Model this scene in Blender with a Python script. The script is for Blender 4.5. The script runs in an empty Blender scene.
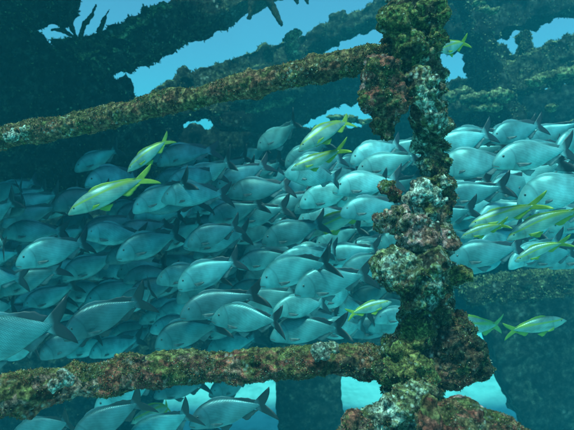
import bpy, bmesh, math, random
import numpy as np
from mathutils import Vector, Matrix, Euler
R = math.radians
rnd = random.Random(7)
sc = bpy.context.scene
col = sc.collection

# ------------------------------------------------------------------ camera, world, sun, exposure
CAMZ = 3.2
F = 560.0
cam_d = bpy.data.cameras.new('camera'); cam = bpy.data.objects.new('camera', cam_d); col.objects.link(cam)
cam_d.sensor_width = 36; cam_d.lens = 36 * F / 574; cam_d.clip_start = 0.05; cam_d.clip_end = 600
cam.location = (0, 0, CAMZ); cam.rotation_euler = (R(90), 0, 0)
cam_d.dof.use_dof = True; cam_d.dof.focus_distance = 1.6; cam_d.dof.aperture_fstop = 8.5
sc.camera = cam
SUN_EL, SUN_AZ = 64, 200          # azimuth of the sun measured clockwise from +Y
world = bpy.data.worlds.new('World'); sc.world = world; world.use_nodes = True
wn = world.node_tree; wn.nodes.clear()
w_out = wn.nodes.new('ShaderNodeOutputWorld'); w_bg = wn.nodes.new('ShaderNodeBackground')
w_sky = wn.nodes.new('ShaderNodeTexSky'); w_sky.sky_type = 'NISHITA'; w_sky.sun_disc = False
w_sky.sun_elevation = R(SUN_EL); w_sky.sun_rotation = R(SUN_AZ)
w_mul = wn.nodes.new('ShaderNodeMixRGB'); w_mul.blend_type = 'MULTIPLY'; w_mul.inputs[0].default_value = 1
w_mul.inputs[2].default_value = (0.60, 1.0, 0.98, 1)      # daylight after metres of sea water: red is gone
wn.links.new(w_sky.outputs[0], w_mul.inputs[1]); wn.links.new(w_mul.outputs[0], w_bg.inputs[0])
w_bg.inputs[1].default_value = 0.15
wn.links.new(w_bg.outputs[0], w_out.inputs[0])
sd = bpy.data.lights.new('sun', 'SUN'); sun = bpy.data.objects.new('sun', sd); col.objects.link(sun)
sd.energy = 4.9; sd.angle = R(9); sd.color = (0.58, 1.0, 0.86)
sv = Vector((math.sin(R(SUN_AZ)) * math.cos(R(SUN_EL)), math.cos(R(SUN_AZ)) * math.cos(R(SUN_EL)), math.sin(R(SUN_EL))))
sun.rotation_euler = sv.to_track_quat('Z', 'Y').to_euler()
sun.location = sv * 12
sc.view_settings.view_transform = 'Standard'; sc.view_settings.look = 'None'
sc.view_settings.exposure = 0.3; sc.view_settings.gamma = 1.0
sc.cycles.use_denoising = True
sc.cycles.volume_bounces = 1; sc.cycles.max_bounces = 6; sc.cycles.diffuse_bounces = 2; sc.cycles.glossy_bounces = 2
sc.cycles.transparent_max_bounces = 8

# ------------------------------------------------------------------ helpers
def P(px, py, d):
    """a point of the place: d metres ahead, where the direction through pixel (px,py) meets it"""
    return Vector(((px - 287) / F * d, d, CAMZ - (py - 215) / F * d))

def tag(o, label=None, cat=None, group=None, kind=None):
    if label: o['label'] = label
    if cat: o['category'] = cat
    if group: o['group'] = group
    if kind: o['kind'] = kind
    return o

def link(o, parent=None):
    col.objects.link(o)
    if parent is not None: o.parent = parent
    return o

def empty(name, loc, label=None, cat=None, group=None):
    o = bpy.data.objects.new(name, None); o.location = loc; o.empty_display_size = .1
    col.objects.link(o); return tag(o, label, cat, group)

def mesh_obj(name, verts, faces, mat, parent=None, smooth=True, loc=None):
    me = bpy.data.meshes.new(name)
    me.from_pydata([tuple(v) for v in verts], [], faces); me.update()
    if smooth: me.polygons.foreach_set('use_smooth', [True] * len(me.polygons))
    if mat: me.materials.append(mat)
    o = bpy.data.objects.new(name, me)
    if loc is not None: o.location = loc
    return link(o, parent)

# ------------------------------------------------------------------ materials
class NT:
    def __init__(s, name):
        s.m = bpy.data.materials.new(name); s.m.use_nodes = True; s.t = s.m.node_tree; s.t.nodes.clear()
        s.out = s.t.nodes.new('ShaderNodeOutputMaterial')
        s.b = s.t.nodes.new('ShaderNodeBsdfPrincipled'); s.l(s.b.outputs[0], s.out.inputs[0])
    def n(s, typ, **kw):
        nd = s.t.nodes.new(typ)
        for k, v in kw.items():
            if k in nd.inputs: nd.inputs[k].default_value = v
            else: setattr(nd, k, v)
        return nd
    def l(s, a, b): s.t.links.new(a, b)
    def ramp(s, fac, stops, interp='LINEAR'):
        r = s.n('ShaderNodeValToRGB'); r.color_ramp.interpolation = interp
        e = r.color_ramp.elements
        while len(e) > 1: e.remove(e[-1])
        e[0].position = stops[0][0]; e[0].color = (*stops[0][1], 1)
        for p, c in stops[1:]:
            x = e.new(p); x.color = (*c, 1)
        s.l(fac, r.inputs[0]); return r.outputs[0]
    def mix(s, fac, a, b, mode='MIX'):
        m = s.n('ShaderNodeMixRGB', blend_type=mode)
        for i, v in ((0, fac), (1, a), (2, b)):
            if isinstance(v, (int, float)): m.inputs[i].default_value = v
            elif isinstance(v, tuple): m.inputs[i].default_value = (*v, 1)
            else: s.l(v, m.inputs[i])
        return m.outputs[0]
    def math(s, op, a, b=0.0):
        m = s.n('ShaderNodeMath', operation=op)
        for i, v in ((0, a), (1, b)):
            if isinstance(v, (int, float)): m.inputs[i].default_value = v
            else: s.l(v, m.inputs[i])
        return m.outputs[0]

def crust_mat(name, cols, scale=14, speck=0.62, top=None, bump=0.5, gain=1.25):
    """living crust: patches of algae, sponge and coralline growth, speckled"""
    t = NT(name)
    tc = t.n('ShaderNodeTexCoord').outputs['Object']
    nd = t.n('ShaderNodeTexNoise', Scale=scale * 2.2, Detail=4.0); t.l(tc, nd.inputs['Vector'])
    wv = t.mix(.5 / scale, tc, nd.outputs['Color'], 'ADD')
    n1 = t.n('ShaderNodeTexNoise', Scale=scale * .6, Detail=7.0, Roughness=.7, Distortion=.8); t.l(tc, n1.inputs['Vector'])
    c1 = t.ramp(n1.outputs['Fac'], [(.30 + .4 * i / (len(cols) - 1), c) for i, c in enumerate(cols)])
    v1 = t.n('ShaderNodeTexVoronoi', Scale=scale * 2.4); t.l(wv, v1.inputs['Vector'])       # colonies, each its own colour
    sc1 = t.n('ShaderNodeSeparateXYZ'); t.l(v1.outputs['Color'], sc1.inputs[0])
    c2 = t.ramp(sc1.outputs[0], [(i / len(cols), c) for i, c in enumerate(cols)], 'CONSTANT')
    c1 = t.mix(t.ramp(sc1.outputs[1], [(.35, (.15, .15, .15)), (.75, (.85, .85, .85))]), c1, c2)
    n2 = t.n('ShaderNodeTexNoise', Scale=scale * 6.5, Detail=6.0, Roughness=.75); t.l(tc, n2.inputs['Vector'])
    n2c = t.ramp(n2.outputs['Fac'], [(.40, (.06, .06, .06)), (.47, (.45, .45, .45)), (.55, (1.1, 1.1, 1.1)), (.64, (3.0, 3.0, 2.9))])
    c = c1
    if top:                                      # green turf grows on the upward faces
        g = t.n('ShaderNodeNewGeometry'); sx = t.n('ShaderNodeSeparateXYZ'); t.l(g.outputs['Normal'], sx.inputs[0])
        n4 = t.n('ShaderNodeTexNoise', Scale=scale * .9, Detail=5.0, Roughness=.7); t.l(tc, n4.inputs['Vector'])
        f = t.math('ADD', t.math('MULTIPLY', sx.outputs[2], .55), n4.outputs['Fac'])
        f = t.ramp(f, [(.84, (0, 0, 0)), (1.08, (.8, .8, .8))])
        c = t.mix(f, c, top)
    c = t.mix(.95, c, n2c, 'MULTIPLY')
    v = t.n('ShaderNodeTexVoronoi', Scale=scale * 6.5); t.l(t.mix(1.4 / scale * .12, tc, n2.outputs['Color'], 'ADD'), v.inputs['Vector'])
    n3 = t.n('ShaderNodeTexNoise', Scale=scale * 1.3, Detail=3.0); t.l(tc, n3.inputs['Vector'])
    f = t.math('MULTIPLY', t.ramp(v.outputs['Distance'], [(.05, (1, 1, 1)), (.42, (0, 0, 0))]),
               t.ramp(n3.outputs['Fac'], [(speck - .04, (0, 0, 0)), (speck + .10, (.9, .9, .9))]))
    c = t.mix(f, c, (.62, .60, .52))
    c = t.mix(1.0, c, (gain, gain, gain), 'MULTIPLY')
    t.l(c, t.b.inputs['Base Color']); t.b.inputs['Roughness'].default_value = .8
    t.b.inputs['Specular IOR Level'].default_value = .15
    n5 = t.n('ShaderNodeTexNoise', Scale=scale * 6.5, Detail=8.0, Roughness=.8); t.l(tc, n5.inputs['Vector'])
    bp = t.n('ShaderNodeBump', Strength=min(1, bump * 1.8), Distance=.12 / scale); t.l(n5.outputs['Fac'], bp.inputs['Height'])
    t.l(bp.outputs[0], t.b.inputs['Normal'])
    return t.m

OLIVE, RUST, DARK = (.085, .085, .026), (.34, .075, .055), (.028, .024, .018)
PINK, YELG, PALE = (.50, .22, .21), (.27, .27, .06), (.46, .45, .38)
M = {}
M['rail_up'] = crust_mat('rail growth olive and rust', [DARK, (.10, .08, .03), (.22, .075, .045), (.18, .11, .05), OLIVE, (.22, .12, .06)], 11, .60, (.19, .15, .05))
M['rail_low'] = crust_mat('rail growth rust and green', [DARK, RUST, (.26, .06, .04), (.12, .10, .035), (.24, .09, .05), RUST, (.34, .16, .13), OLIVE], 10, .59, (.14, .145, .045))
M['post'] = crust_mat('post growth mixed', [DARK, OLIVE, (.15, .06, .04), (.12, .13, .06), PALE, OLIVE, DARK], 13, .52, (.20, .18, .08))
M['rusty'] = crust_mat('rust brown growth', [DARK, (.16, .045, .03), (.07, .075, .025), RUST, (.05, .04, .025), (.22, .12, .06), (.09, .10, .03), PINK], 13, .60)
M['pinkish'] = crust_mat('pinkish grey growth', [DARK, (.24, .08, .06), PINK, OLIVE, (.34, .25, .22), (.10, .06, .04), (.22, .15, .10)], 13, .55)
M['olive'] = crust_mat('olive growth', [DARK, (.06, .065, .02), (.13, .13, .04), (.21, .15, .05), OLIVE], 15, .58)
M['darkrust'] = crust_mat('dark rust and green growth', [DARK, (.13, .04, .03), (.05, .055, .02), (.19, .07, .045), (.03, .03, .02), (.09, .10, .04), DARK], 12, .6)
M['whitish'] = crust_mat('white encrusting growth', [(.06, .07, .04), (.22, .22, .16), (.46, .44, .38), (.16, .10, .08), (.50, .48, .42), OLIVE], 17, .45)
M['yellow'] = crust_mat('mustard coral', [(.08, .06, .02), (.22, .19, .06), (.30, .25, .09), RUST, OLIVE], 9, .66)
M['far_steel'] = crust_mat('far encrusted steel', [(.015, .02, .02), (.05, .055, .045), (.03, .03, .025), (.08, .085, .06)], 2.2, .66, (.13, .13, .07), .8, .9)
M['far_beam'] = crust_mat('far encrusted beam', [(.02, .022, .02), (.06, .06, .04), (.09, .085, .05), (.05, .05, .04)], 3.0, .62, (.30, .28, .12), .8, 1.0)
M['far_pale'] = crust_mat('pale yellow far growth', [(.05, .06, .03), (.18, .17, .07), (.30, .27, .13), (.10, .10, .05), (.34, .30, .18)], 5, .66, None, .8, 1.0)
M['rod'] = crust_mat('dark soft coral', [(.02, .02, .015), (.04, .03, .02), (.06, .05, .03)], 20, .8)

def turf_mat():
    t = NT('algae turf'); g = t.n('ShaderNodeNewGeometry')
    c = t.ramp(g.outputs['Random Per Island'], [(0, (.04, .05, .015)), (.22, (.10, .09, .03)), (.38, (.26, .07, .04)), (.55, (.17, .12, .05)), (.68, (.18, .18, .06)), (.78, (.32, .15, .12)), (.88, (.09, .10, .05)), (1, (.42, .40, .30))])
    t.l(c, t.b.inputs['Base Color']); t.b.inputs['Roughness'].default_value = .85; t.b.inputs['Specular IOR Level'].default_value = .1
    return t.m
M['turf'] = turf_mat()

def fish_mat(name, back, side, belly, stripe=None, fleck=.5, var=.35):
    t = NT(name); tc = t.n('ShaderNodeTexCoord').outputs['Object']
    s = t.n('ShaderNodeSeparateXYZ'); t.l(tc, s.inputs[0])
    c = t.ramp(t.math('ADD', t.math('MULTIPLY', s.outputs[2], 2.4), .5), [(.12, belly), (.42, side), (.72, side), (.95, back)])
    # oblique rows of scales
    mp = t.n('ShaderNodeMapping'); mp.inputs['Rotation'].default_value = (0, R(-28), 0); t.l(tc, mp.inputs[0])
    s2 = t.n('ShaderNodeSeparateXYZ'); t.l(mp.outputs[0], s2.inputs[0])
    a = t.math('SINE', t.math('MULTIPLY', s2.outputs[0], 300)); b = t.math('SINE', t.math('MULTIPLY', s2.outputs[2], 390))
    ab = t.math('MULTIPLY', a, b)
    n = t.n('ShaderNodeTexNoise', Scale=6.0, Detail=3.0); t.l(tc, n.inputs['Vector'])
    m = t.ramp(t.math('ADD', t.math('MULTIPLY', ab, .5), .5), [(.3, (.8, .8, .8)), (.8, (1.5, 1.5, 1.5))])
    np_ = t.n('ShaderNodeTexNoise', Scale=4.5, Detail=2.0); t.l(tc, np_.inputs['Vector'])
    patch = t.math('MULTIPLY', t.ramp(np_.outputs['Fac'], [(.48, (0, 0, 0)), (.60, (1, 1, 1))]), fleck)
    inbody = t.math('MULTIPLY', t.math('GREATER_THAN', s.outputs[0], -.24), patch)
    c = t.mix(inbody, c, t.mix(1.0, c, m, 'MULTIPLY'))
    st = t.math('SINE', t.math('ADD', t.math('MULTIPLY', s2.outputs[2], 230), t.math('MULTIPLY', np_.outputs['Fac'], 14)))
    sm = t.ramp(t.math('ADD', t.math('MULTIPLY', st, .5), .5), [(.2, (.94, .94, .94)), (.9, (1.07, 1.07, 1.07))])
    c = t.mix(t.math('MULTIPLY', t.math('GREATER_THAN', s.outputs[0], -.24), .8), c, t.mix(1.0, c, sm, 'MULTIPLY'))
    # crease of the gill cover and of the cheek
    for cx, rr_ in ((-.385, .135),):
        dx = t.math('ADD', s.outputs[0], -cx); dz = t.math('MULTIPLY', t.math('ADD', s.outputs[2], -.015), .8)
        dd = t.math('SQRT', t.math('ADD', t.math('MULTIPLY', dx, dx), t.math('MULTIPLY', dz, dz)))
        f_ = t.ramp(t.math('ABSOLUTE', t.math('SUBTRACT', dd, rr_)), [(.0, (.38, .38, .38)), (.014, (0, 0, 0))])
        f_ = t.math('MULTIPLY', f_, t.math('GREATER_THAN', s.outputs[0], cx + .03))
        c = t.mix(f_, c, t.mix(1.0, c, (.35, .35, .38), 'MULTIPLY'))
    c = t.mix(.5, c, t.ramp(n.outputs['Fac'], [(.35, (.45, .45, .45)), (.65, (1.6, 1.6, 1.6))]), 'MULTIPLY')
    if stripe:
        # the stripe runs from the eye along the flank and widens onto the tail base
        z0, w0, sc_ = stripe
        d = t.math('ABSOLUTE', t.math('SUBTRACT', s.outputs[2], z0))
        wv = t.math('ADD', w0, t.math('MULTIPLY', t.math('MAXIMUM', s.outputs[0], 0.0), .13))
        f = t.ramp(t.math('DIVIDE', d, wv), [(.2, (.9, .9, .9)), (1.2, (0, 0, 0))])
        c = t.mix(f, c, sc_)
    oi = t.n('ShaderNodeObjectInfo')
    v = t.ramp(oi.outputs['Random'], [(0, (1 - var,) * 3), (1, (1 + var * .6,) * 3)])
    c = t.mix(1.0, c, v, 'MULTIPLY')
    t.l(c, t.b.inputs['Base Color']); t.b.inputs['Roughness'].default_value = .38; t.b.inputs['Specular IOR Level'].default_value = .45
    t.b.inputs['Metallic'].default_value = .35
    bp = t.n('ShaderNodeBump', Strength=.12, Distance=.003); t.l(ab, bp.inputs['Height']); t.l(bp.outputs[0], t.b.inputs['Normal'])
    return t.m
def fin_grad(name, x0, x1, ca, cb):
    t = NT(name); tc = t.n('ShaderNodeTexCoord').outputs['Object']; s = t.n('ShaderNodeSeparateXYZ'); t.l(tc, s.inputs[0])
    n = t.n('ShaderNodeTexNoise', Scale=14.0, Detail=4.0); t.l(tc, n.inputs['Vector'])
    x = t.math('ADD', s.outputs[0], t.math('MULTIPLY', t.math('SUBTRACT', n.outputs['Fac'], .5), .05))
    t.l(t.ramp(t.math('DIVIDE', t.math('SUBTRACT', x, x0), x1 - x0), [(0, ca), (1, cb)]), t.b.inputs['Base Color']); t.b.inputs['Roughness'].default_value = .5
    return t.m
def fin_mat(name, c0, c1, rough=.5):
    t = NT(name); tc = t.n('ShaderNodeTexCoord').outputs['Object']
    n = t.n('ShaderNodeTexNoise', Scale=9.0, Detail=4.0); t.l(tc, n.inputs['Vector'])
    t.l(t.ramp(n.outputs['Fac'], [(.35, c0), (.65, c1)]), t.b.inputs['Base Color']); t.b.inputs['Roughness'].default_value = rough
    return t.m
def flat(name, c, rough=.3):
    t = NT(name); n = t.n('ShaderNodeTexNoise', Scale=40.0)
    t.l(t.ramp(n.outputs['Fac'], [(.3, tuple(x * .8 for x in c)), (.7, c)]), t.b.inputs['Base Color']); t.b.inputs['Roughness'].default_value = rough
    return t.m
M['grunt'] = fish_mat('silver grey grunt skin', (.05, .15, .165), (.10, .25, .27), (.16, .32, .34), fleck=.6)
M['grunt_dark'] = fish_mat('dull grey grunt skin', (.035, .09, .105), (.07, .15, .17), (.10, .20, .22), fleck=.4)
M['grunt_pale'] = fish_mat('pale silver grunt skin', (.12, .28, .29), (.20, .40, .41), (.27, .47, .48), fleck=.7)
M['snapper'] = fish_mat('snapper skin with yellow stripe', (.12, .20, .07), (.20, .30, .26), (.28, .37, .34), (.045, .018, (.28, .33, .05)), fleck=.3, var=.1)
M['tail_g'] = fin_grad('grunt tail', .335, .375, (.07, .18, .20), (.012, .018, .024)); M['tail_d'] = fin_grad('dark tail', .335, .37, (.04, .09, .11), (.010, .014, .018))
M['tail_p'] = fin_grad('pale grunt tail', .34, .39, (.16, .32, .34), (.018, .03, .038))
M['dors_g'] = fin_grad('grunt back fin', .02, .14, (.09, .20, .23), (.022, .035, .045)); M['dors_d'] = fin_grad('dark back fin', .0, .14, (.05, .10, .12), (.018, .026, .032))
M['dors_p'] = fin_grad('pale back fin', .05, .2, (.18, .34, .36), (.06, .11, .12))
M['fin_dark'] = fin_mat('dark fin', (.022, .026, .03), (.045, .05, .055))
M['fin_grey'] = fin_mat('grey fin', (.12, .14, .14), (.22, .24, .24))
M['fin_dusk'] = fin_mat('grey dusk fin', (.06, .08, .09), (.12, .16, .17))
M['fin_mid'] = fin_mat('dusky fin', (.05, .065, .07), (.11, .15, .16))
M['fin_pale'] = fin_mat('pale fin', (.34, .36, .36), (.5, .52, .52))
M['fin_yellow'] = fin_mat('yellow fin', (.15, .23, .02), (.25, .31, .03))
M['iris'] = flat('silvery iris', (.10, .15, .15)); M['pupil'] = flat('black pupil', (.01, .01, .012), .15)
M['mouth'] = flat('dark mouth line', (.06, .05, .05), .6)

# ------------------------------------------------------------------ setting: sea bed, water haze
def sand_mat():
    t = NT('pale sea sand'); tc = t.n('ShaderNodeTexCoord').outputs['Object']
    n = t.n('ShaderNodeTexNoise', Scale=1.5, Detail=8.0, Roughness=.7); t.l(tc, n.inputs['Vector'])
    t.l(t.ramp(n.outputs['Fac'], [(.3, (.22, .34, .33)), (.5, (.40, .56, .56)), (.7, (.52, .66, .64))]), t.b.inputs['Base Color'])
    w = t.n('ShaderNodeTexWave', Scale=2.2, Distortion=4.0, Detail=3.0); t.l(tc, w.inputs['Vector'])
    bp = t.n('ShaderNodeBump', Strength=.25, Distance=.03); t.l(w.outputs['Fac'], bp.inputs['Height']); t.l(bp.outputs[0], t.b.inputs['Normal'])
    t.b.inputs['Roughness'].default_value = .9
    return t.m
def sand():
    n = 90; v = []; f = []
    for j in range(n + 1):
        for i in range(n + 1):
            a = (i / n * 2 - 1); b = (j / n * 2 - 1)
            x = math.copysign(abs(a) ** 2.2, a) * 60; y = math.copysign(abs(b) ** 2.2, b) * 60 + 3
            z = .10 * math.sin(x * .5 + 1) * math.sin(y * .43) + .05 * math.sin(x * 1.3 + y * .8) if abs(x) < 60 and abs(y) < 60 else 0
            v.append((x, y, z))
    for j in range(n):
        for i in range(n):
            k = j * (n + 1) + i; f.append((k, k + 1, k + n + 2, k + n + 1))
    o = mesh_obj('sea_bed', v, f, sand_mat()); tag(o, kind='structure')
sand()
def haze():
    x0, x1, y0, y1, z0, z1 = -61, 61, -61, 66, -1.2, 6.45
    v = [(x, y, z) for z in (z0, z1) for y in (y0, y1) for x in (x0, x1)]
    f = [(0, 2, 3, 1), (4, 5, 7, 6), (0, 1, 5, 4), (2, 6, 7, 3), (0, 4, 6, 2), (1, 3, 7, 5)]
    m = bpy.data.materials.new('sea water haze'); m.use_nodes = True; t = m.node_tree; t.nodes.clear()
    o = t.nodes.new('ShaderNodeOutputMaterial'); p = t.nodes.new('ShaderNodeVolumePrincipled')
    p.inputs['Color'].default_value = (.015, .20, .265, 1); p.inputs['Absorption Color'].default_value = (.0, .66, .74, 1)
    p.inputs['Density'].default_value = HAZE; p.inputs['Anisotropy'].default_value = .25
    t.links.new(p.outputs[0], o.inputs['Volume'])
    h = mesh_obj('haze', v, f, m, smooth=False); tag(h, kind='stuff')
HAZE = 0.092
haze()

# ------------------------------------------------------------------ encrusted geometry
def lump_bm(bm, c, r, sub=2, sq=(1, 1, 1), rot=None):
    mt = Matrix.Translation(c) @ (rot or Matrix.Identity(4)) @ Matrix.Diagonal((r * sq[0], r * sq[1], r * sq[2], 1))
    bmesh.ops.create_icosphere(bm, subdivisions=sub, radius=1, matrix=mt)

def tube_bm(bm, pts, rad, seg=14):
    rings = []
    for i, p in enumerate(pts):
        a = pts[max(0, i - 1)]; b = pts[min(len(pts) - 1, i + 1)]
        d = (b - a).normalized(); u = d.cross(Vector((0, 0, 1)))
        if u.length < .1: u = d.cross(Vector((0, 1, 0)))
        u.normalize(); w = d.cross(u)
        rings.append([bm.verts.new(p + (u * math.cos(t) + w * math.sin(t)) * rad[i]) for t in [2 * math.pi * k / seg for k in range(seg)]])
    for a, b in zip(rings, rings[1:]):
        for k in range(seg): bm.faces.new((a[k], a[(k + 1) % seg], b[(k + 1) % seg], b[k]))
    bm.faces.new(rings[0][::-1]); bm.faces.new(rings[-1])

TEX = {}
def tex(kind, size, depth=3):
    k = (kind, size)
    if k not in TEX:
        t = bpy.data.textures.new('%s %g' % (kind, size), kind)
        if kind == 'CLOUDS': t.noise_scale = size; t.noise_depth = depth
        if kind == 'VORONOI': t.noise_scale = size; t.distance_metric = 'DISTANCE'
        if kind == 'MUSGRAVE': t.noise_scale = size; t.octaves = 5
        TEX[k] = t
    return TEX[k]

def crust(name, bm, mat, parent=None, voxel=.006, disp=((.08, .03), (.025, .014), (.009, .005)), vor=.012, origin=None):
    me = bpy.data.meshes.new(name)
    if origin is not None: bmesh.ops.translate(bm, verts=bm.verts, vec=-origin)
    bmesh.ops.recalc_face_normals(bm, faces=bm.faces)
    bm.to_mesh(me); bm.free(); me.materials.append(mat)
    o = link(bpy.data.objects.new(name, me), parent)
    if origin is not None: o.location = origin
    rm = o.modifiers.new('grow', 'REMESH'); rm.mode = 'VOXEL'; rm.voxel_size = voxel; rm.use_smooth_shade = True
    for i, (s, a) in enumerate(disp):
        d = o.modifiers.new('lumps', 'DISPLACE'); d.texture = tex('CLOUDS', s); d.strength = a; d.mid_level = .5
        d.texture_coords = 'GLOBAL'
    if vor:
        d = o.modifiers.new('cells', 'DISPLACE'); d.texture = tex('VORONOI', vor * 2.5); d.strength = -vor; d.mid_level = .4
        d.texture_coords = 'GLOBAL'
    # freeze the result so that turf can be rooted on it
    dg = bpy.context.evaluated_depsgraph_get(); dg.update()
    nm = bpy.data.meshes.new_from_object(o.evaluated_get(dg), depsgraph=dg)
    o.modifiers.clear(); o.data = nm; nm.name = name
    nm.polygons.foreach_set('use_smooth', [True] * len(nm.polygons))
    return o

def turf(src_objs, parent, n, size, seed, name='algae_turf', upbias=0.35, mat='turf'):
    """tiny curled blades and bushy scraps rooted all over a crusted part: one stuff mesh"""
    g = np.random.default_rng(seed); V = []; Fc = []; base = 0
    tot = []
    for o in src_objs:
        me = o.data; k = len(me.polygons)
        c = np.empty(k * 3); me.polygons.foreach_get('center', c); c = c.reshape(-1, 3)
        nn = np.empty(k * 3); me.polygons.foreach_get('normal', nn); nn = nn.reshape(-1, 3)
        c = c + np.array(o.location)
        tot.append((c, nn))
    c = np.concatenate([a for a, b in tot]); nn = np.concatenate([b for a, b in tot])
    # patchy density
    ph = np.sin(c[:, 0] * 31 + 1.3) + np.sin(c[:, 2] * 37 + c[:, 1] * 23) + np.sin(c[:, 0] * 71 + c[:, 2] * 57)
    w = np.clip(.6 + .5 * ph, .05, None) * (1 + upbias * nn[:, 2]); w /= w.sum()
    idx = g.choice(len(c), n, p=w)
    p = c[idx]; nv = nn[idx]
    nrm = lambda q: q / (np.linalg.norm(q, axis=1, keepdims=True) + 1e-9)
    sz = (size * (.35 + g.random(n) ** 2 * 1.3))[:, None]
    d = nrm(nv + g.normal(size=(n, 3)) * .45); u = nrm(np.cross(d, g.normal(size=(n, 3)))); q = np.cross(d, u)
    b0 = p - nv * sz * .2; wd = sz * (.10 + .22 * g.random(n))[:, None]
    V = np.stack([b0 - u * wd * .5, b0 + u * wd * .5, b0 + d * sz * .6 + u * wd + q * sz * .15, b0 + d * sz * .6 - u * wd + q * sz * .15, b0 + d * sz + q * sz * .45], 1).reshape(-1, 3)
    Fc = [f_ for k_ in range(0, 5 * n, 5) for f_ in ((k_, k_ + 1, k_ + 2, k_ + 3), (k_ + 3, k_ + 2, k_ + 4))]
    off = np.array(parent.location) if parent else np.zeros(3)
    V = V - off
    o = mesh_obj(name, V, Fc, M[mat], parent, smooth=False); tag(o, kind='stuff'); return o

def rail_pts(spec, step=.05, jit=.006, seed=1):
    """spec: list of (px, py, rpx, depth) -> resampled world points and radii"""
    rr = random.Random(seed); ws = [(P(a, b, d), r / F * d) for a, b, r, d in spec]
    pts = []; rad = []
    for (p, r), (q, s) in zip(ws, ws[1:]):
        n = max(2, int((q - p).length / step))
        for i in range(n):
            t = i / n; pts.append(p.lerp(q, t) + Vector([rr.uniform(-jit, jit) for _ in range(3)])); rad.append((r + (s - r) * t) * rr.uniform(.9, 1.1))
    pts.append(ws[-1][0]); rad.append(ws[-1][1]); return pts, rad

frame_o = P(415, 430, 1.35)
frame = empty('wreck_railing', frame_o, 'broken ship railing, one upright post and two slanting rails thick with coral and sponge growth', 'railing')
def local_crust(name, bm, mat, **kw):
    o = crust(name, bm, mat, None, **kw); return o
def adopt(o, parent):
    o.parent = parent
    o.location = o.location - parent.location

# rails
def make_rail(spec, mat, seed, nl, lr):
    bm = bmesh.new(); pts, rad = rail_pts(spec, seed=seed); tube_bm(bm, pts, [r * .84 for r in rad])
    rr = random.Random(seed + 50)
    for _ in range(nl):
        i = rr.randrange(len(pts)); a = rr.uniform(0, 6.28); r = rad[i]
        c = pts[i] + Vector((rr.uniform(-.02, .02), math.cos(a) * r * .75, math.sin(a) * r * .75))
        lump_bm(bm, c, r * rr.uniform(*lr), 1, (rr.uniform(1.2, 2.6), 1, rr.uniform(.6, 1)))
    return crust('rail', bm, M[mat], voxel=.0042, disp=((.09, .012), (.03, .010), (.012, .009)), vor=.006)
up = make_rail([(-60, 150, 13, 1.95), (0, 139, 13, 1.9), (60, 127, 14, 1.82), (110, 117, 14, 1.75), (160, 105, 14, 1.68), (215, 94, 14, 1.6), (270, 81, 16, 1.55), (320, 69, 16, 1.5), (368, 58, 15, 1.44), (420, 50, 14, 1.42)], 'rail_up', 3, 110, (.15, .34))
low = make_rail([(-60, 408, 29, 1.08), (0, 399, 26, 1.12), (50, 386, 22, 1.18), (105, 377, 19, 1.22), (160, 371, 20, 1.26), (215, 366, 19, 1.29), (300, 361, 20, 1.32), (360, 360, 20, 1.35), (415, 362, 20, 1.38)], 'rail_low', 5, 130, (.15, .36))
# post
bm = bmesh.new()
pp, pr = rail_pts([(418, -60, 30, 1.42), (415, -10, 32, 1.42), (414, 25, 32, 1.42), (418, 60, 26, 1.42), (428, 95, 23, 1.42), (432, 130, 21, 1.42), (435, 160, 20, 1.42), (436, 185, 21, 1.40), (433, 215, 24, 1.39), (426, 250, 30, 1.38), (425, 285, 29, 1.38), (427, 320, 32, 1.38), (428, 350, 40, 1.38), (415, 385, 38, 1.36), (408, 420, 44, 1.33), (404, 470, 50, 1.30), (402, 560, 55, 1.28)], step=.04, seed=9)
tube_bm(bm, pp, [r * .85 for r in pr])
rr = random.Random(77)
for _ in range(240):
    i = rr.randrange(len(pp)); a = rr.uniform(0, 6.28); r = pr[i]
    lump_bm(bm, pp[i] + Vector((math.cos(a) * r * .8, math.sin(a) * r * .8, rr.uniform(-.02, .02))), rr.uniform(.008, .024), 1, (1, 1, rr.uniform(.6, 1.3)))
post = crust('post', bm, M['post'], voxel=.0042, disp=((.08, .03), (.03, .022), (.012, .012)), vor=.012)
clumps = []
def clump(name, spec, mat, seed, label=None, nl=30, voxel=.0036, dsp=1.0):
    """spec: list of (px,py,rpx,depth) blobs"""
    bm = bmesh.new(); rr = random.Random(seed)
    for a, b, r, d in spec:
        c = P(a, b, d); R_ = r / F * d
        lump_bm(bm, c, R_ * .86, 3, (1, .9, 1))
        for _ in range(nl):
            v = Vector([rr.gauss(0, 1) for _ in range(3)]).normalized()
            lump_bm(bm, c + v * R_ * .74, R_ * rr.uniform(.16, .42), 2, (1, 1, rr.uniform(.7, 1)))
    o = crust(name, bm, M[mat], voxel=voxel, disp=((.07, .022 * dsp), (.028, .018 * dsp), (.010, .010 * dsp)), vor=.013 * dsp)
    if label: o['label'] = label
    clumps.append(o); return o
clump('coral_clump', [(381, 74, 22, 1.30), (374, 98, 16, 1.30), (392, 100, 20, 1.32), (384, 122, 15, 1.32), (386, 134, 9, 1.32)], 'rusty', 21, 'dark rusty coral clump hanging at the upper rail joint')
clump('coral_clump', [(424, 92, 20, 1.33), (430, 112, 20, 1.35), (418, 80, 14, 1.33)], 'post', 22, 'pale speckled coral clump on the upper post')
clump('coral_clump', [(398, 20, 20, 1.34), (430, 15, 20, 1.36), (410, 48, 18, 1.34), (436, 38, 14, 1.36)], 'olive', 23, 'olive green growth round the top of the post')
clump('coral_clump', [(388, 188, 10, 1.30), (394, 196, 9, 1.31)], 'rusty', 24, 'small round rusty coral knob on the side of the post', 16)
clump('sponge', [(425, 190, 14, 1.29), (414, 200, 12, 1.29), (436, 196, 12, 1.30)], 'whitish', 25, 'white encrusting sponge wrapped round the post')
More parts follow.
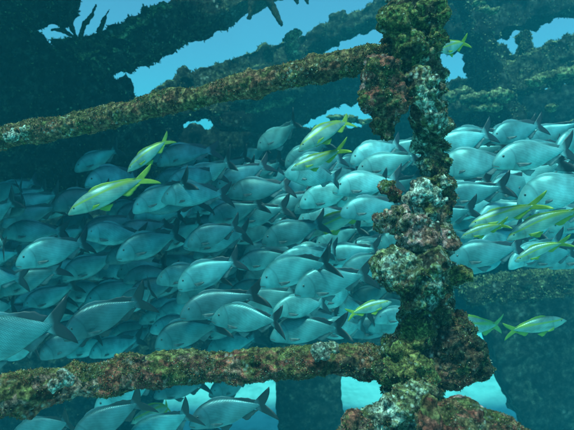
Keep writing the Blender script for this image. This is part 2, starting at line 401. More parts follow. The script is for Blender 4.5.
clump('coral_clump', [(384, 222, 15, 1.27), (402, 214, 13, 1.29)], 'pinkish', 26, 'pinkish round coral lump jutting left of the post')
clump('coral_clump', [(418, 236, 24, 1.27), (444, 240, 16, 1.30), (410, 228, 16, 1.26)], 'pinkish', 27, 'rounded pinkish coral head in the middle of the post')
clump('coral_clump', [(400, 272, 26, 1.26), (426, 272, 26, 1.25), (384, 262, 13, 1.27), (412, 292, 18, 1.26)], 'post', 28, 'broad grey and brown coral head below the pinkish one')
clump('coral_clump', [(455, 275, 12, 1.33), (466, 274, 8, 1.33)], 'olive', 29, 'short olive knob pointing right', 14)
clump('coral_clump', [(468, 350, 22, 1.33), (478, 364, 16, 1.33), (456, 368, 22, 1.32), (462, 330, 16, 1.34), (446, 346, 22, 1.32), (440, 316, 14, 1.32), (436, 376, 20, 1.30)], 'darkrust', 30, 'dark rusty swelling right of the post foot')
clump('coral_clump', [(400, 348, 20, 1.30), (386, 372, 16, 1.28), (418, 372, 22, 1.26), (420, 330, 20, 1.30)], 'olive', 31, 'olive brown growth at the lower rail joint')
clump('coral_clump', [(398, 408, 22, 1.18), (420, 392, 16, 1.2), (376, 420, 16, 1.18)], 'post', 32, 'white flecked growth on the post foot')
clump('sponge', [(322, 350, 11, 1.26), (334, 347, 8, 1.27)], 'whitish', 33, 'small white sponge patch on the lower rail', 10, dsp=.6)
clump('sponge', [(66, 378, 11, 1.1), (54, 386, 9, 1.1)], 'whitish', 34, 'pale sponge patch on the thick end of the lower rail', 10, dsp=.6)
clump('sponge', [(12, 136, 8, 1.82), (26, 131, 7, 1.82)], 'whitish', 35, 'pale sponge patch near the end of the upper rail', 10, dsp=.6)
turf_parts = [(up, 30000, .0045, 1), (low, 40000, .0034, 2), (post, 26000, .0045, 3)]
tf = [turf([o], frame, n, s, sd_) for o, n, s, sd_ in turf_parts]
tf.append(turf(clumps, frame, 30000, .0034, 4))
for o in [up, low, post] + clumps: adopt(o, frame)

# coral rock in the bottom right foreground
def rock(spec, mats, seed, label, cat='coral'):
    o0 = P(*spec[0][:2], spec[0][3]); e = empty('coral_rock', o0, label, cat)
    bm = bmesh.new(); rr = random.Random(seed)
    for a, b, r, d in spec:
        c = P(a, b, d); R_ = r / F * d; lump_bm(bm, c, R_, 3)
        for _ in range(30):
            v = Vector([rr.gauss(0, 1) for _ in range(3)]).normalized(); lump_bm(bm, c + v * R_ * .85, R_ * rr.uniform(.1, .25), 1)
    b_ = crust('coral_body', bm, M[mats], voxel=.0045, disp=((.09, .025), (.03, .012), (.010, .007)), vor=.007)
    t_ = turf([b_], e, 9000, .003, seed); adopt(b_, e); return e, b_
ridge, rb = rock([(462, 428, 30, .98), (490, 440, 30, .98), (440, 425, 22, 1.0), (520, 455, 28, .98), (470, 480, 40, 1.0)], 'rusty', 41, 'rust red coral boulder with mustard ridge in the near bottom corner beside the post foot')
bm = bmesh.new()
for i in range(9): lump_bm(bm, P(430 + rnd.uniform(-4, 5) + i * .6, 402 + i * 5, .94), .017, 1)
cr = crust('coral_ridge', bm, M['yellow'], voxel=.004, disp=((.03, .008), (.01, .004)), vor=.004); adopt(cr, ridge)
rock([(354, 420, 12, 1.12), (362, 428, 12, 1.12), (350, 445, 18, 1.12), (356, 470, 20, 1.14)], 'rusty', 42, 'small rounded orange brown coral head left of the post foot')

# ------------------------------------------------------------------ the wreck behind
wreck = empty('shipwreck', P(287, 215, 7) * 1.0, 'dark hollow shipwreck frame with crusted beams arching over and behind the fish', 'shipwreck')
def slab(name, poly, depth, thick, mat, edge=0, er=(.05, .12), seed=1, voxel=.03, disp=((.5, .10), (.16, .07), (.06, .05)), under=True, label=None):
    """poly: [(px,py[,d])]; a plate with real thickness, bumpy with growth, lumps along its edges"""
    bm = bmesh.new(); rr = random.Random(seed)
    W = [P(p[0], p[1], p[2] if len(p) > 2 else depth) for p in poly]
    fr = [bm.verts.new(w) for w in W]; bk = [bm.verts.new(w + Vector((0, thick, 0))) for w in W]
    n = len(W)
    bm.faces.new(fr[::-1]); bm.faces.new(bk)
    for i in range(n): bm.faces.new((fr[i], fr[(i + 1) % n], bk[(i + 1) % n], bk[i]))
    bmesh.ops.triangulate(bm, faces=[f for f in bm.faces if len(f.verts) > 4])
    for i in range(n):
        a, b = W[i], W[(i + 1) % n]
        for _ in range(int((b - a).length * edge)):
            t = rr.random(); c = a.lerp(b, t) + Vector((0, rr.uniform(0, thick), rr.uniform(-.04, .03)))
            lump_bm(bm, c, rr.uniform(*er), 1, (1, 1, rr.uniform(.7, 1.5)))
    o = crust(name, bm, M[mat], voxel=voxel, disp=disp, vor=.05); adopt(o, wreck)
    if label: o['label'] = label
    return o
slabs = []
# upper left corner plate and the hull side
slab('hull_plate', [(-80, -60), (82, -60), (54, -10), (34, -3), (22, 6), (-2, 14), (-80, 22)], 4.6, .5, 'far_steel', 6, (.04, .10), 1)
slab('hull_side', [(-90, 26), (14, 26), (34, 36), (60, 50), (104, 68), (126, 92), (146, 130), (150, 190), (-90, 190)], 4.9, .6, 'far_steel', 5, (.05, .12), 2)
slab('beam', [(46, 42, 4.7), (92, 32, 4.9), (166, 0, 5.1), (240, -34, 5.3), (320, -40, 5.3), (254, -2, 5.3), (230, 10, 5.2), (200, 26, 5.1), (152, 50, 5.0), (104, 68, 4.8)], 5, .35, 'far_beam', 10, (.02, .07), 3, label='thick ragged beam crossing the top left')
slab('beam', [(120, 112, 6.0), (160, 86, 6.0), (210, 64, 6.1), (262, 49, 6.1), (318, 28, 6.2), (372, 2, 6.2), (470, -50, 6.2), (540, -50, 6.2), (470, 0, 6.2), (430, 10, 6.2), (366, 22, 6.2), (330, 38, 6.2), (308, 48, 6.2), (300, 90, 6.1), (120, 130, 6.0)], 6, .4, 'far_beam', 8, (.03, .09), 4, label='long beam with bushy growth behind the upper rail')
# out-of-frame deck and side wall continuing the wreck, added to darken the left side
bm = bmesh.new()
bmesh.ops.create_cube(bm, size=1, matrix=Matrix.Translation((-4.6, 3.2, CAMZ + 2.45)) @ Matrix.Diagonal((8.0, 3.4, .25, 1)))
bmesh.ops.create_cube(bm, size=1, matrix=Matrix.Translation((-4.3, 2.4, CAMZ + .2)) @ Matrix.Diagonal((.3, 5.0, 5.4, 1)))
o = crust('unseen_shade_deck', bm, M['far_steel'], voxel=.06, disp=((.5, .16), (.16, .08)), vor=0); adopt(o, wreck)
# right hand frame with its holes
slab('hull_plate', [(436, -60), (660, -60), (660, 4), (590, 4), (568, 8), (558, 14), (548, 17), (534, 16), (524, 27), (508, 27), (500, 36), (482, 40), (470, 42), (462, 44), (446, 40), (436, 38)], 6.0, .5, 'far_steel', 7, (.02, .05), 5)
slab('rib', [(472, 44, 5.9), (506, 44, 5.9), (512, 52, 5.9), (520, 58, 5.9), (516, 140, 5.9), (478, 140, 5.9), (480, 78, 5.9)], 5.8, .4, 'far_steel', 6, (.04, .09), 6)
slab('rib', [(520, 30, 5.9), (531, 28, 5.9), (534, 50, 5.9), (524, 56, 5.9)], 5.9, .2, 'far_steel', 6, (.03, .05), 7)
slab('beam', [(420, 92, 5.9), (446, 84, 5.9), (482, 72, 5.8), (520, 56, 5.7), (556, 40, 5.6), (600, 22, 5.5), (640, 22, 5.5), (640, 78, 5.5), (574, 78, 5.6), (520, 92, 5.7), (470, 112, 5.9), (420, 116, 5.9)], 5.8, .35, 'far_beam', 9, (.03, .09), 8, label='slanting beam with pale growth at the right')
# wall behind the school
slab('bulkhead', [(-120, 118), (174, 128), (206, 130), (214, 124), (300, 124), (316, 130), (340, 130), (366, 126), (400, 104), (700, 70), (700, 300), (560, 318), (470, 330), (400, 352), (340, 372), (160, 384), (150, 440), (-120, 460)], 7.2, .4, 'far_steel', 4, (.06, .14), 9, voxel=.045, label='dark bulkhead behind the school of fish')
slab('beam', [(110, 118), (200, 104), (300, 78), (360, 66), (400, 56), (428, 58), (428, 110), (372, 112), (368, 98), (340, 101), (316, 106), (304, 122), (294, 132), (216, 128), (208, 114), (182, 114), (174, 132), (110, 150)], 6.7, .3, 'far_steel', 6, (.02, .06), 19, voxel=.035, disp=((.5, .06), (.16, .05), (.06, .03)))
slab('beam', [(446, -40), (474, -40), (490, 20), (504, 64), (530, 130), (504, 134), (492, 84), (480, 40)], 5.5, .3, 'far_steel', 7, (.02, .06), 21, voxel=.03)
def growth(spec, seed, label):
    rr = random.Random(seed)
    for (x0, y0, x1, y1, d, n, r) in spec:
        bm = bmesh.new()
        for i_ in range(n):
            t = (i_ + rr.random() * .8) / n; lump_bm(bm, P(x0 + (x1 - x0) * t + rr.gauss(0, 1.2), y0 + (y1 - y0) * t + rr.gauss(0, 1.4), d) + Vector((0, rr.uniform(-.06, .06), 0)), r * rr.uniform(.6, 1.1), 1, (1.4, 1, .7))
        o = crust('coral_growth', bm, M['far_pale'], voxel=.014, disp=((.12, .05), (.05, .04), (.02, .02)), vor=.02); adopt(o, wreck); o['label'] = label
growth([(448, 98, 466, 92, 5.45, 16, .07), (466, 100, 506, 96, 5.4, 34, .075), (470, 108, 500, 106, 5.4, 14, .05)], 1, 'pale yellow coral growth on the crossing beams beside the post')
growth([(530, 84, 556, 74, 5.15, 22, .06), (556, 76, 600, 66, 5.1, 30, .07), (548, 108, 556, 106, 5.2, 6, .05), (562, 132, 576, 124, 5.0, 12, .06)], 2, 'pale yellow coral growth on the slanting right beam')
growth([(482, 10, 494, 12, 5.3, 8, .05), (476, 2, 484, 0, 5.3, 6, .04)], 3, 'small pale growth high on the dark brace')
growth([(290, 34, 294, 62, 5.8, 20, .06), (286, 36, 300, 32, 5.8, 8, .05)], 4, 'pale growth hanging down the long beam')
growth([(196, 112, 236, 104, 6.4, 14, .05), (250, 112, 290, 100, 6.4, 16, .06), (330, 118, 372, 122, 6.4, 18, .05), (380, 92, 376, 126, 6.3, 10, .05)], 5, 'scattered pale growth under the upper rail')
growth([(80, 58, 120, 50, 4.6, 12, .03), (112, 40, 150, 14, 4.75, 18, .03), (150, 14, 168, 4, 4.8, 10, .03)], 6, 'thin pale growth along the top edge of the left beam')
slab('pillar', [(268, 330), (338, 330), (347, 470), (362, 800), (300, 800), (286, 470)], 6.6, .3, 'far_steel', 2, (.03, .06), 10, voxel=.045, disp=((.5, .06), (.16, .03)))
slab('deck_plate', [(478, 290), (700, 260), (700, 800), (640, 800), (548, 470), (520, 415), (500, 372)], 6.2, .35, 'far_steel', 2, (.03, .06), 11, voxel=.045, disp=((.5, .06), (.16, .03)))
slab('ledge', [(462, 286, 5.2), (520, 277, 5.1), (640, 262, 5.0), (640, 284, 5.0), (560, 300, 5.0), (470, 306, 5.2)], 5.2, .3, 'far_beam', 6, (.02, .05), 12, voxel=.025)

wt = NT('dull far growth'); _g = wt.n('ShaderNodeNewGeometry')
wt.l(wt.ramp(_g.outputs['Random Per Island'], [(0, (.03, .035, .025)), (.45, (.07, .08, .04)), (.75, (.16, .15, .07)), (1, (.30, .28, .15))]), wt.b.inputs['Base Color']); wt.b.inputs['Roughness'].default_value = .9
M['far_turf'] = wt.m
for i_, o_ in enumerate([c for c in wreck.children if c.name.split('.')[0] in ('beam', 'ledge', 'rib', 'hull_side', 'hull_plate', 'bulkhead')]):
    o_.location = o_.location + wreck.location
    turf([o_], wreck, 14000 if o_.name.startswith('bulk') else 9000, .022, 90 + i_, 'bushy_growth', .6, 'far_turf')
    o_.location = o_.location - wreck.location

# dark sea rods against the light
def sea_rod(spec, label, seed, rr_=.042):
    base = P(*spec[0][0]); e = empty('sea_rod', base, label, 'soft coral', 'soft corals growing on the overhead beams')
    for br in spec:
        pts = [P(*q) for q in br]; fine = []; rad = []
        for a, b in zip(pts, pts[1:]):
            for k in range(5): fine.append(a.lerp(b, k / 5))
        fine.append(pts[-1]); n = len(fine); rad = [rr_ * (1 - .55 * abs(2 * i / (n - 1) - .75)) for i in range(n)]
        bm = bmesh.new(); tube_bm(bm, fine, rad, 10)
        o = crust('branch', bm, M['rod'], voxel=.012, disp=((.08, .03), (.03, .02)), vor=0); adopt(o, e)
    return e
sea_rod([[(76, 38, 4.75), (71, 26, 4.75), (70, 12, 4.75), (75, -8, 4.75)], [(80, 38, 4.75), (84, 24, 4.75), (92, 16, 4.75), (96, 4, 4.75)], [(76, 38, 4.75), (62, 30, 4.75), (50, 30, 4.75)], [(98, 34, 4.75), (104, 20, 4.75), (110, 8, 4.75)]], 'dark forked sea rod standing on the top left beam in the light gap', 1, .024)
sea_rod([[(262, -20, 4.6), (252, 2, 4.6), (249, 20, 4.6)], [(262, -18, 4.6), (270, 2, 4.6), (282, 26, 4.6)], [(290, -20, 4.6), (298, 4, 4.6)], [(300, -20, 4.6), (308, 5, 4.6)]], 'dark sea rod branches hanging down over the top centre light gap', 2)

# ------------------------------------------------------------------ fish
def interp(x, pts):
    xs = [p[0] for p in pts]; ys = [p[1] for p in pts]
    # smooth-ish interpolation: sample linear then smoothed on a fine grid
    g = np.linspace(0, 1, 401); y = np.interp(g, xs, ys); k = np.ones(21) / 21
    ys2 = np.convolve(np.pad(y, 10, mode='edge'), k, mode='valid'); ys2[0] = ys[0]
    return float(np.interp(x, g, ys2))
GR_T = [(0, .005), (.02, .04), (.06, .088), (.12, .138), (.20, .180), (.29, .199), (.38, .196), (.48, .175), (.58, .138), (.68, .090), (.76, .050), (.82, .038), (.88, .044), (1, .05)]
GR_B = [(0, -.03), (.02, -.052), (.08, -.078), (.15, -.092), (.25, -.125), (.36, -.145), (.48, -.145), (.58, -.125), (.68, -.085), (.77, -.050), (.84, -.040), (.88, -.044), (1, -.05)]
GR_W = [(0, .008), (.03, .025), (.08, .046), (.15, .062), (.24, .074), (.36, .080), (.48, .074), (.60, .055), (.70, .036), (.78, .022), (.84, .014), (.88, .008), (1, .005)]
SN_T = [(0, .0), (.03, .022), (.08, .055), (.15, .088), (.25, .115), (.38, .125), (.50, .115), (.62, .09), (.72, .06), (.80, .036), (.86, .030), (1, .03)]
SN_B = [(0, -.012), (.04, -.030), (.1, -.055), (.2, -.085), (.32, -.105), (.45, -.108), (.58, -.092), (.70, -.058), (.78, -.036), (.86, -.030), (1, -.03)]
SN_W = [(0, .008), (.04, .026), (.1, .045), (.2, .062), (.35, .066), (.5, .058), (.65, .04), (.78, .020), (.86, .012), (1, .006)]
def bend_y(x, b):                    # x: 0..1 from snout; sideways swing of the tail
    return b * (max(0, x - .35) ** 2) * 1.2 - b * .06 * (1 - x)
def fish_body(name, T, B, W, bend):
    S = 34; K = 20; v = []; f = []
    end = .86
    for i in range(S + 1):
        s = end * (i / S) ** 1.15; t, b, w = interp(s, T), interp(s, B), interp(s, W)
        if i > S - 3: q_ = (.8, .55, .2)[i - S + 2]; t *= q_; b *= q_; w *= q_
        cz = (t + b) / 2; h = (t - b) / 2; gill = 1.05 if s < .235 else 1.0
        for k in range(K):
            a = 2 * math.pi * k / K; ca, sa = math.cos(a), math.sin(a)
            y = w * gill * math.copysign(abs(ca) ** .85, ca); z = cz + h * math.copysign(abs(sa) ** 1.0, sa)
            # gill arch is curved: shift the step backwards at mid height
            xs = s + (.02 * (1 - abs(sa)) if .2 < s < .25 else 0)
            # lips and mouth cleft
            if s < .055 and -.045 < z < -.012: y *= .8
            v.append((xs - .5, y + bend_y(s, bend), z))
    for i in range(S):
        for k in range(K):
            a = i * K + k; b_ = i * K + (k + 1) % K; f.append((a, b_, b_ + K, a + K))
    f.append(tuple(range(K))[::-1]); f.append(tuple(range(S * K, S * K + K)))
    return v, f
def fin_mesh(name, outline, yfun, thick=.0035):
    """outline rows: list of (root(x,z), tip(x,z)); a lens-thick fin with raised rays"""
    v = []; f = []; n = len(outline); C_ = 5
    for side in (1, -1):
        for i, (a, b) in enumerate(outline):
            for j in range(C_):
                t = j / (C_ - 1); x = a[0] + (b[0] - a[0]) * t; z = a[1] + (b[1] - a[1]) * t
                th = thick * (1 - .8 * t) * (1.25 if i % 2 else .7)
                v.append((x - .5, yfun(x, z) + side * th, z))
    o = n * C_
    for i in range(n - 1):
        for j in range(C_ - 1):
            a = i * C_ + j; f.append((a, a + 1, a + C_ + 1, a + C_)); f.append((o + a, o + a + C_, o + a + C_ + 1, o + a + 1))
    rim = [i * C_ + C_ - 1 for i in range(n)]
    per = [j for j in range(C_)] + [i * C_ + C_ - 1 for i in range(1, n)] + [(n - 1) * C_ + j for j in range(C_ - 2, -1, -1)] + [i * C_ for i in range(n - 2, 0, -1)]
    for a, b in zip(per, per[1:] + per[:1]): f.append((a, o + a, o + b, b))
    return v, f
def tail_outline(fork, spread, root=.05, n=15, sweep=0.0):
    out = []
    for i in range(n):
        u = i / (n - 1) * 2 - 1; a = abs(u)
        xt = 1.015 - fork * (1 - a) ** 1.7; zt = spread * u * (1 + .05 * a) 
        out.append(((.80, root * .9 * u), (xt, zt)))
    return out
def dorsal(T, x0, x1, hs, n=17, sgn=1, lean=.05):
    out = []
    for i in range(n):
        t = i / (n - 1); x = x0 + (x1 - x0) * t; z = interp(x, T)
        h = float(np.interp(t, [q[0] for q in hs], [q[1] for q in hs])) * (1.06 if i % 2 else .94)
        out.append(((x, z - sgn * .012), (x + lean * (.5 + t) + .0, interp(min(1, x + lean * (.5 + t)), T) + sgn * h)))
    return out
def me_(name, vf, mat, smooth=True):
    me = bpy.data.meshes.new(name); me.from_pydata(vf[0], [], vf[1]); me.update()
    if smooth: me.polygons.foreach_set('use_smooth', [True] * len(me.polygons))
    me.materials.append(mat); return me
def ball(name, c, r, mat, flat_y=.5):
    bm = bmesh.new(); bmesh.ops.create_icosphere(bm, subdivisions=2, radius=1, matrix=Matrix.Translation(c) @ Matrix.Diagonal((r, r * flat_y, r, 1)))
    me = bpy.data.meshes.new(name); bm.to_mesh(me); bm.free(); me.polygons.foreach_set('use_smooth', [True] * len(me.polygons)); me.materials.append(mat); return me

def species(kind, bend):
    """list of (name, mesh, parent index) for one kind of fish bent by bend"""
    if kind == 'snapper':
        T, B, W = SN_T, SN_B, SN_W; bm_, tm, dm, pm, an = 'snapper', 'fin_yellow', 'fin_yellow', 'fin_yellow', 'fin_yellow'
        tail = tail_outline(.13, .135, .032); ds = [(0, .006), (.12, .024), (.35, .026), (.55, .016), (.8, .022), (1, .006)]; dx = (.30, .76)
        eye = (.105, .026, .014)
    else:
        vr = random.Random(int(bend * 100) + len(kind)); a_, b_, c_ = vr.uniform(.90, 1.06), vr.uniform(.88, 1.14), vr.uniform(-.02, .03)
        T = [(max(0, min(1, x + c_ * math.sin(math.pi * x))), z * a_) for x, z in GR_T]; B = [(x, z * b_) for x, z in GR_B]; W = GR_W
        bm_, tm, dm, pm, an = {'grunt': ('grunt', 'tail_g', 'dors_g', 'fin_mid', 'fin_mid'), 'dark': ('grunt_dark', 'tail_d', 'dors_d', 'fin_mid', 'fin_dark'),
                               'pale': ('grunt_pale', 'tail_p', 'dors_p', 'fin_dusk', 'fin_grey')}[kind]
        tail = tail_outline(.10, .185, .042); ds = [(0, .004), (.1, .016), (.3, .022), (.52, .012), (.64, .030), (.80, .050), (1, .016)]; hf = vr.uniform(.6, 1.5); ds = [(x, h * hf) for x, h in ds]; dx = (.27, .79)
        eye = (.125, .062, .017)
    yb = lambda x, z: bend_y(x, bend)
    L = [('body', me_('body', fish_body('body', T, B, W, bend), M[bm_]), -1),
         ('tail_fin', me_('tail_fin', fin_mesh('tail_fin', tail, yb), M[tm]), -1),
         ('dorsal_fin', me_('dorsal_fin', fin_mesh('dorsal_fin', dorsal(T, dx[0], dx[1], ds), yb), M[dm]), -1),
         ('anal_fin', me_('anal_fin', fin_mesh('anal_fin', dorsal(B, .60, .75, [(0, .01), (.2, .07), (.6, .045), (1, .01)], 9, -1, .06), yb), M[an]), -1),
         ('pelvic_fin', me_('pelvic_fin', fin_mesh('pelvic_fin', dorsal(B, .31, .36, [(0, .03), (.4, .075), (1, .02)], 7, -1, .09), lambda x, z: .02 + bend_y(x, bend)), M[an]), -1)]
    for s in (1, -1):
        pts = [((.245 + .004 * i, -.035 - .012 * i), (.245 + ll * math.cos(a), -.045 - ll * .9 * math.sin(a))) for i, (a, ll) in enumerate([(R(8), .15), (R(16), .135), (R(26), .10), (R(38), .07), (R(55), .05)])]
        L.append(('pectoral_fin', me_('pectoral_fin', fin_mesh('pectoral_fin', pts, lambda x, z, s=s: s * (interp(.26, W) + .01 + (x - .24) * .35), .0025), M[pm]), -1))
    for s in (1, -1):
        w = interp(eye[0], W) * 1.05
        h = (interp(eye[0], T) - interp(eye[0], B)) / 2; cz = (interp(eye[0], T) + interp(eye[0], B)) / 2
        k = math.sqrt(max(.1, 1 - ((eye[1] - cz) / h) ** 2)); yy = s * w * k ** .85
        L.append(('eye', ball('eye', (eye[0] - .5, yy * .93 + bend_y(eye[0], bend), eye[1]), eye[2], M['iris'], .45), -1))
        L.append(('pupil', ball('pupil', (eye[0] - .5, yy * 1.0 + s * eye[2] * .12 + bend_y(eye[0], bend), eye[1]), eye[2] * .55, M['pupil'], .6), len(L) - 1))
    # mouth line
    vm = []; fm = []
    for s in (1, -1):
        for i in range(5):
            x = .004 + i * .014; y = s * (interp(x, W) * 1.06 * .9 + .001); z = -.016 - i * .006
            b0 = len(vm); vm += [(x - .5, y + bend_y(x, bend), z + .0035), (x - .5, y + s * .002 + bend_y(x, bend), z - .0035)]
            if i: fm.append((b0 - 2, b0 - 1, b0 + 1, b0))
    L.append(('mouth', me_('mouth', (vm, fm), M['mouth']), -1))
    return L
BENDS = (-1.1, -.7, -.35, 0.0, .25, .6, 1.0, -.5)
LIB = {}
def lib(kind, bi):
    if (kind, bi) not in LIB: LIB[(kind, bi)] = species(kind, BENDS[bi])
    return LIB[(kind, bi)]

fishes = []
def fish(sx, sy, tx, ty, kind='grunt', d=None, yaw=None, L=None, label=None, roll=0, bi=None, detail=True, name=None, deep=None):
    """snout pixel, tail pixel; size in metres gives the distance unless d is set"""
    if deep is None: deep = 1.0 if kind == 'snapper' else rnd.uniform(1.03, 1.20)
    lp = math.hypot(tx - sx, ty - sy)
    yaw = rnd.uniform(-16, 22) if yaw is None else yaw
    right = sx > tx
    ln = L or {'snapper': .40}.get(kind, .34)
    ln *= rnd.uniform(.97, 1.03)
    if d is None: d = ln * math.cos(R(yaw)) * F / lp
    else: ln = lp * d / F / math.cos(R(yaw))
    c = P((sx + tx) / 2, (sy + ty) / 2, d)
    pitch = math.atan2(ty - sy, tx - sx)       # image y down
    if right: pitch = math.atan2(sy - ty, sx - tx)
    nm = name or ('yellow_striped_snapper' if kind == 'snapper' else 'grey_grunt')
    e = empty(nm, c)
    # fish local: snout at -X. nose-up/down = rotation about Y
    rz = (math.pi if right else 0) + R(yaw)
    ry = pitch if not right else -pitch
    e.rotation_euler = (R(roll or rnd.uniform(-9, 9)), ry, rz); e.rotation_mode = 'XYZ'
    e.scale = (ln, ln, ln * deep)
    bi = rnd.randrange(8) if bi is None else bi
    objs = []
    for (n_, me, pa) in lib(kind, bi):
        if not detail and n_ in ('mouth', 'pupil', 'pelvic_fin'): objs.append(None); continue
        o = bpy.data.objects.new(n_, me); link(o, e if pa < 0 else objs[pa]); objs.append(o)
    fishes.append(dict(o=e, x=(sx + tx) / 2, y=(sy + ty) / 2, d=d, lp=lp, kind=kind, label=label, right=right, ang=math.degrees(pitch)))
    return e

G, D, PL, SN = 'grunt', 'dark', 'pale', 'snapper'
near = [
 # upper left
 (73, 172, 124, 147, G, .0), (86, 187, 146, 170, G, .25), (154, 166, 217, 143, G, 0), (151, 184, 204, 168, D, .3), (174, 185, 243, 162, PL, 0),
 (-4, 198, 38, 178, G, 0), (7, 214, 64, 192, G, 0), (40, 212, 80, 194, D, .4), (-20, 214, 20, 198, G, .3), (15, 243, 74, 226, D, 0), (19, 264, 92, 240, G, -.1),
 (62, 279, 122, 252, G, 0), (-30, 300, 36, 270, G, 0), (-22, 270, 24, 246, D, .4), (78, 240, 140, 214, D, .3), (103, 215, 150, 200, G, .4), (122, 212, 164, 200, G, .2),
 (155, 222, 202, 202, PL, .1), (117, 257, 184, 232, G, 0), (112, 276, 176, 262, G, .3), (86, 262, 130, 246, D, .5),
 (180, 246, 256, 234, G, 0), (174, 290, 246, 256, G, -.1),
 # top middle
 (253, 149, 306, 124, PL, 0), (236, 165, 272, 146, G, .4), (213, 192, 272, 160, G, 0), (270, 197, 324, 174, G, .1), (254, 186, 296, 170, PL, .4),
 (347, 165, 408, 138, PL, 0), (353, 173, 424, 155, PL, .1), (307, 206, 372, 180, PL, 0), (328, 192, 408, 178, PL, .2), (206, 222, 266, 202, G, 0), (262, 218, 318, 188, G, .1),
 (258, 244, 330, 222, G, .1), (186, 216, 222, 202, G, .5), (255, 288, 338, 254, G, 0), (312, 250, 366, 226, G, .1), (246, 266, 312, 246, G, .5), (340, 262, 400, 236, G, .3), (350, 225, 410, 205, PL, .5),
 (205, 322, 292, 316, G, 0), (266, 338, 346, 324, G, .1), (290, 294, 376, 270, G, 0), (346, 336, 410, 318, D, .3), (330, 272, 392, 250, G, .5),
 (108, 345, 160, 334, D, .1), (154, 346, 222, 322, G, .1), (66, 336, 146, 296, D, 0), (86, 352, 132, 330, G, .4), (12, 310, 70, 290, G, .1), (-62, 352, 68, 324, G, -.2), (-20, 325, 44, 305, D, .3),
 (84, 304, 150, 282, G, .4), (144, 316, 186, 296, G, .5), (178, 316, 262, 290, D, .3), (140, 296, 200, 272, D, .4), (130, 248, 182, 222, D, .5), (222, 300, 290, 280, G, .5),
 # below the lower rail
 (70, 446, 150, 392, D, .1), (94, 408, 166, 376, G, .4), (124, 452, 200, 402, G, .0), (186, 424, 272, 398, D, 0), (6, 450, 84, 408, D, .2), (150, 398, 214, 380, D, .5), (206, 392, 262, 376, D, .6), (180, 446, 236, 424, D, .5),
 # right of the post
 (430, 156, 496, 130, PL, 0), (486, 142, 550, 122, G, .2), (436, 172, 512, 156, PL, .1), (486, 166, 582, 146, PL, -.1), (470, 178, 520, 150, PL, .6), (426, 202, 496, 178, G, .2), (488, 194, 566, 166, PL, .3),
 (436, 204, 510, 184, G, .0), (520, 204, 602, 178, PL, 0), (440, 220, 506, 196, PL, .4), (440, 236, 506, 208, G, .5), (424, 254, 492, 230, G, .1), (446, 264, 530, 244, G, 0), (546, 268, 616, 242, G, .1),
 (548, 232, 612, 208, PL, .2), (470, 250, 540, 228, PL, .6), (500, 220, 560, 196, PL, .6), (430, 186, 486, 170, PL, .5), (552, 150, 620, 132, G, .4)]
for s in near:
    sx, sy, tx, ty, k, off = s
    q_ = .055; sx, sy, tx, ty = sx + (tx - sx) * q_, sy + (ty - sy) * q_, tx - (tx - sx) * q_, ty - (ty - sy) * q_
    lp = math.hypot(tx - sx, ty - sy); yw = rnd.uniform(-14, 20)
    base = .34 * math.cos(R(yw)) * F / lp
    d = max(1.75, min(4.6, base * (1 + off * .30)))
    yw += math.degrees(math.atan((287 - (sx + tx) / 2) / F)) * .6         # the file of fish curves gently round the post
    fish(sx, sy, tx, ty, k, d=d, yaw=(24 if lp > 110 else yw), bi=(3 if lp > 110 else None))
# yellow striped snappers
snap = [
 (70, 214, 147, 174, 2.1, 'yellow striped snapper crossing in front of grey fish at the upper left, nose down'),
 (128, 172, 170, 136, 2.45, 'small yellow tailed snapper with its tail raised just above the long snapper at the left'),
 (298, 152, 356, 110, 2.2, 'yellow striped snapper climbing tail first toward the light gap beside the post'),
 (291, 169, 344, 152, 2.3, 'yellow striped snapper swimming under the larger one left of the post'),
 (304, 236, 372, 206, 3.1, 'yellow backed snapper among grey fish just left of the pink coral lump'),
 (462, 238, 504, 222, 1.9, 'small yellow snapper closest to the post on its right side, among grey fish'),
 (470, 226, 534, 206, 2.1, 'slim yellow snapper in the upper file right of the post'),
 (508, 240, 574, 206, 2.1, 'yellow snapper slanting up toward the right edge'),
 (516, 262, 562, 238, 2.0, 'lowest yellow snapper of the pack at the right edge'),
 (392, 302, 346, 314, 2.3, 'small yellow tailed snapper facing right between the post and grey fish above the lower rail'),
 (568, 321, 503, 331, 2.7, 'lone yellow snapper swimming right in the clear water below the school'),
 (436, 322, 512, 330, 2.9, 'yellow tailed snapper vanishing behind the post foot, tail pointing right'),
 (128, 426, 184, 396, 3.4, 'dim green snapper tail below the lower rail beside the bright gap')]
for sx, sy, tx, ty, d, lb in snap: fish(sx, sy, tx, ty, SN, d=d, yaw=rnd.uniform(-10, 10), label=lb)
# the small yellow fish beside the post top
fish(440, 52, 464, 42, 'snapper', d=1.75, yaw=20, label='small bright yellow fish peeking out beside the top of the post', name='yellow_reef_fish', deep=2.0)
# depth of the school: the fish behind the near ones
g = random.Random(5); nfill = 0
rows = [(150, 300, 200, 16), (170, 60, 380, 18)]
def inside(x, y):
    if x < 60: return 190 < y < 350
    if x < 150: return 200 < y < 350
    if x < 250: return 152 < y < 345
    if x < 360: return 152 < y < 335
    if x < 440: return 140 < y < 330
    return 128 < y < 262
y = 136
while y < 350:
    x = -20 + g.uniform(0, 30)
    while x < 600:
        jx, jy = x + g.uniform(-9, 9), y + g.uniform(-6, 6)
        if inside(jx, jy) and not 405 < jx < 440:
            lp = g.uniform(44, 56); an = R(g.gauss(-14, 10)); dd = g.uniform(2.6, 4.6)
            lp = lp * 4.0 / (dd * .6 + 1.6)
            k = g.choice([G, D, G]) if jx < 240 else g.choice([G, PL, G])
            fish(jx - math.cos(an) * lp / 2, jy - math.sin(an) * lp / 2, jx + math.cos(an) * lp / 2, jy + math.sin(an) * lp / 2, k, d=dd, detail=False)
            nfill += 1
        x += g.uniform(29, 47)
    y += 14

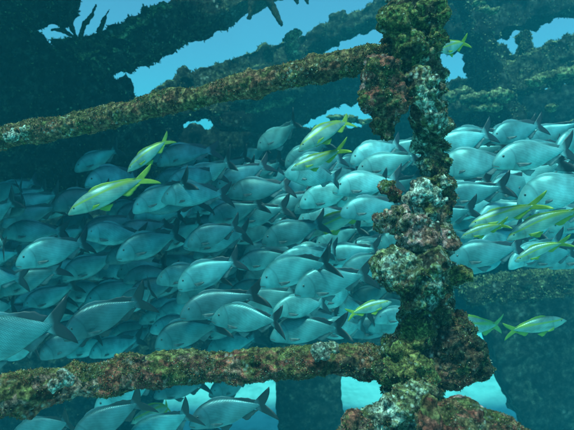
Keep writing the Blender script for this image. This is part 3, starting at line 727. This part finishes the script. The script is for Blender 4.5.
# labels for the grey fish: by look, by where they swim, by neighbours
def zone(f):
    x, y_ = f['x'], f['y']
    if y_ > 372: return 'below', 'below the lower rail'
    if x > 425:
        if y_ < 165: return 'r1', 'in top file right of post'
        if y_ < 215: return 'r2', 'in middle files right of post'
        return 'r3', 'in lowest files right of post'
    if y_ < 185: return 'l1', 'in top file left of post'
    if y_ < 215: return 'l2', 'in second file left of post'
    if y_ < 245: return 'l3', 'in third file left of post'
    if y_ < 280: return 'l4', 'in middle file left of post'
    if y_ < 308: return 'l5', 'in fifth file left of post'
    return 'l6', 'in the bottom file just above the lower rail'
ORD = ['leftmost', 'second', 'third', 'fourth', 'fifth', 'sixth', 'seventh', 'eighth', 'ninth', 'tenth', 'eleventh', 'twelfth', 'thirteenth', 'fourteenth', 'fifteenth', 'sixteenth', 'seventeenth', 'eighteenth', 'nineteenth', 'twentieth']
bk = {}
for f in fishes:
    if f['kind'] == 'snapper':
        f['o']['label'] = f['label']; f['o']['category'] = 'fish'; f['o'].name.startswith('yellow_reef') or tag(f['o'], group='yellow striped snappers among the grey school')
    else:
        near_ = 'near' if f['lp'] > 64 else ('middling' if f['lp'] > 48 else 'far')
        tone = {'grunt': 'grey', 'dark': 'dark grey', 'pale': 'pale silver'}[f['kind']]
        bk.setdefault((zone(f), near_, tone), []).append(f)
SZ = {'near': 'large', 'middling': 'mid sized', 'far': 'small distant'}
for (z, nr, tone), fs in bk.items():
    fs.sort(key=lambda f: f['x'])
    for i, f in enumerate(fs):
        w = 'only' if len(fs) == 1 else (ORD[i] if i == 0 else ORD[min(i, 19)] + ' from the left,')
        t_ = '%s %s fish %s' % (SZ[nr], tone, z[1])
        if len(fs) > 1: t_ = '%s %s' % ('leftmost' if i == 0 else ('rightmost' if i == len(fs) - 1 else ORD[min(i, 19)]), t_)
        f['o']['label'] = t_; f['o']['category'] = 'fish'; f['o']['group'] = 'grey grunts schooling behind the railing'
print('FISH', len(fishes), 'fill', nfill, 'tris', sum(len(o.data.polygons) for o in bpy.data.objects if o.type == 'MESH'))
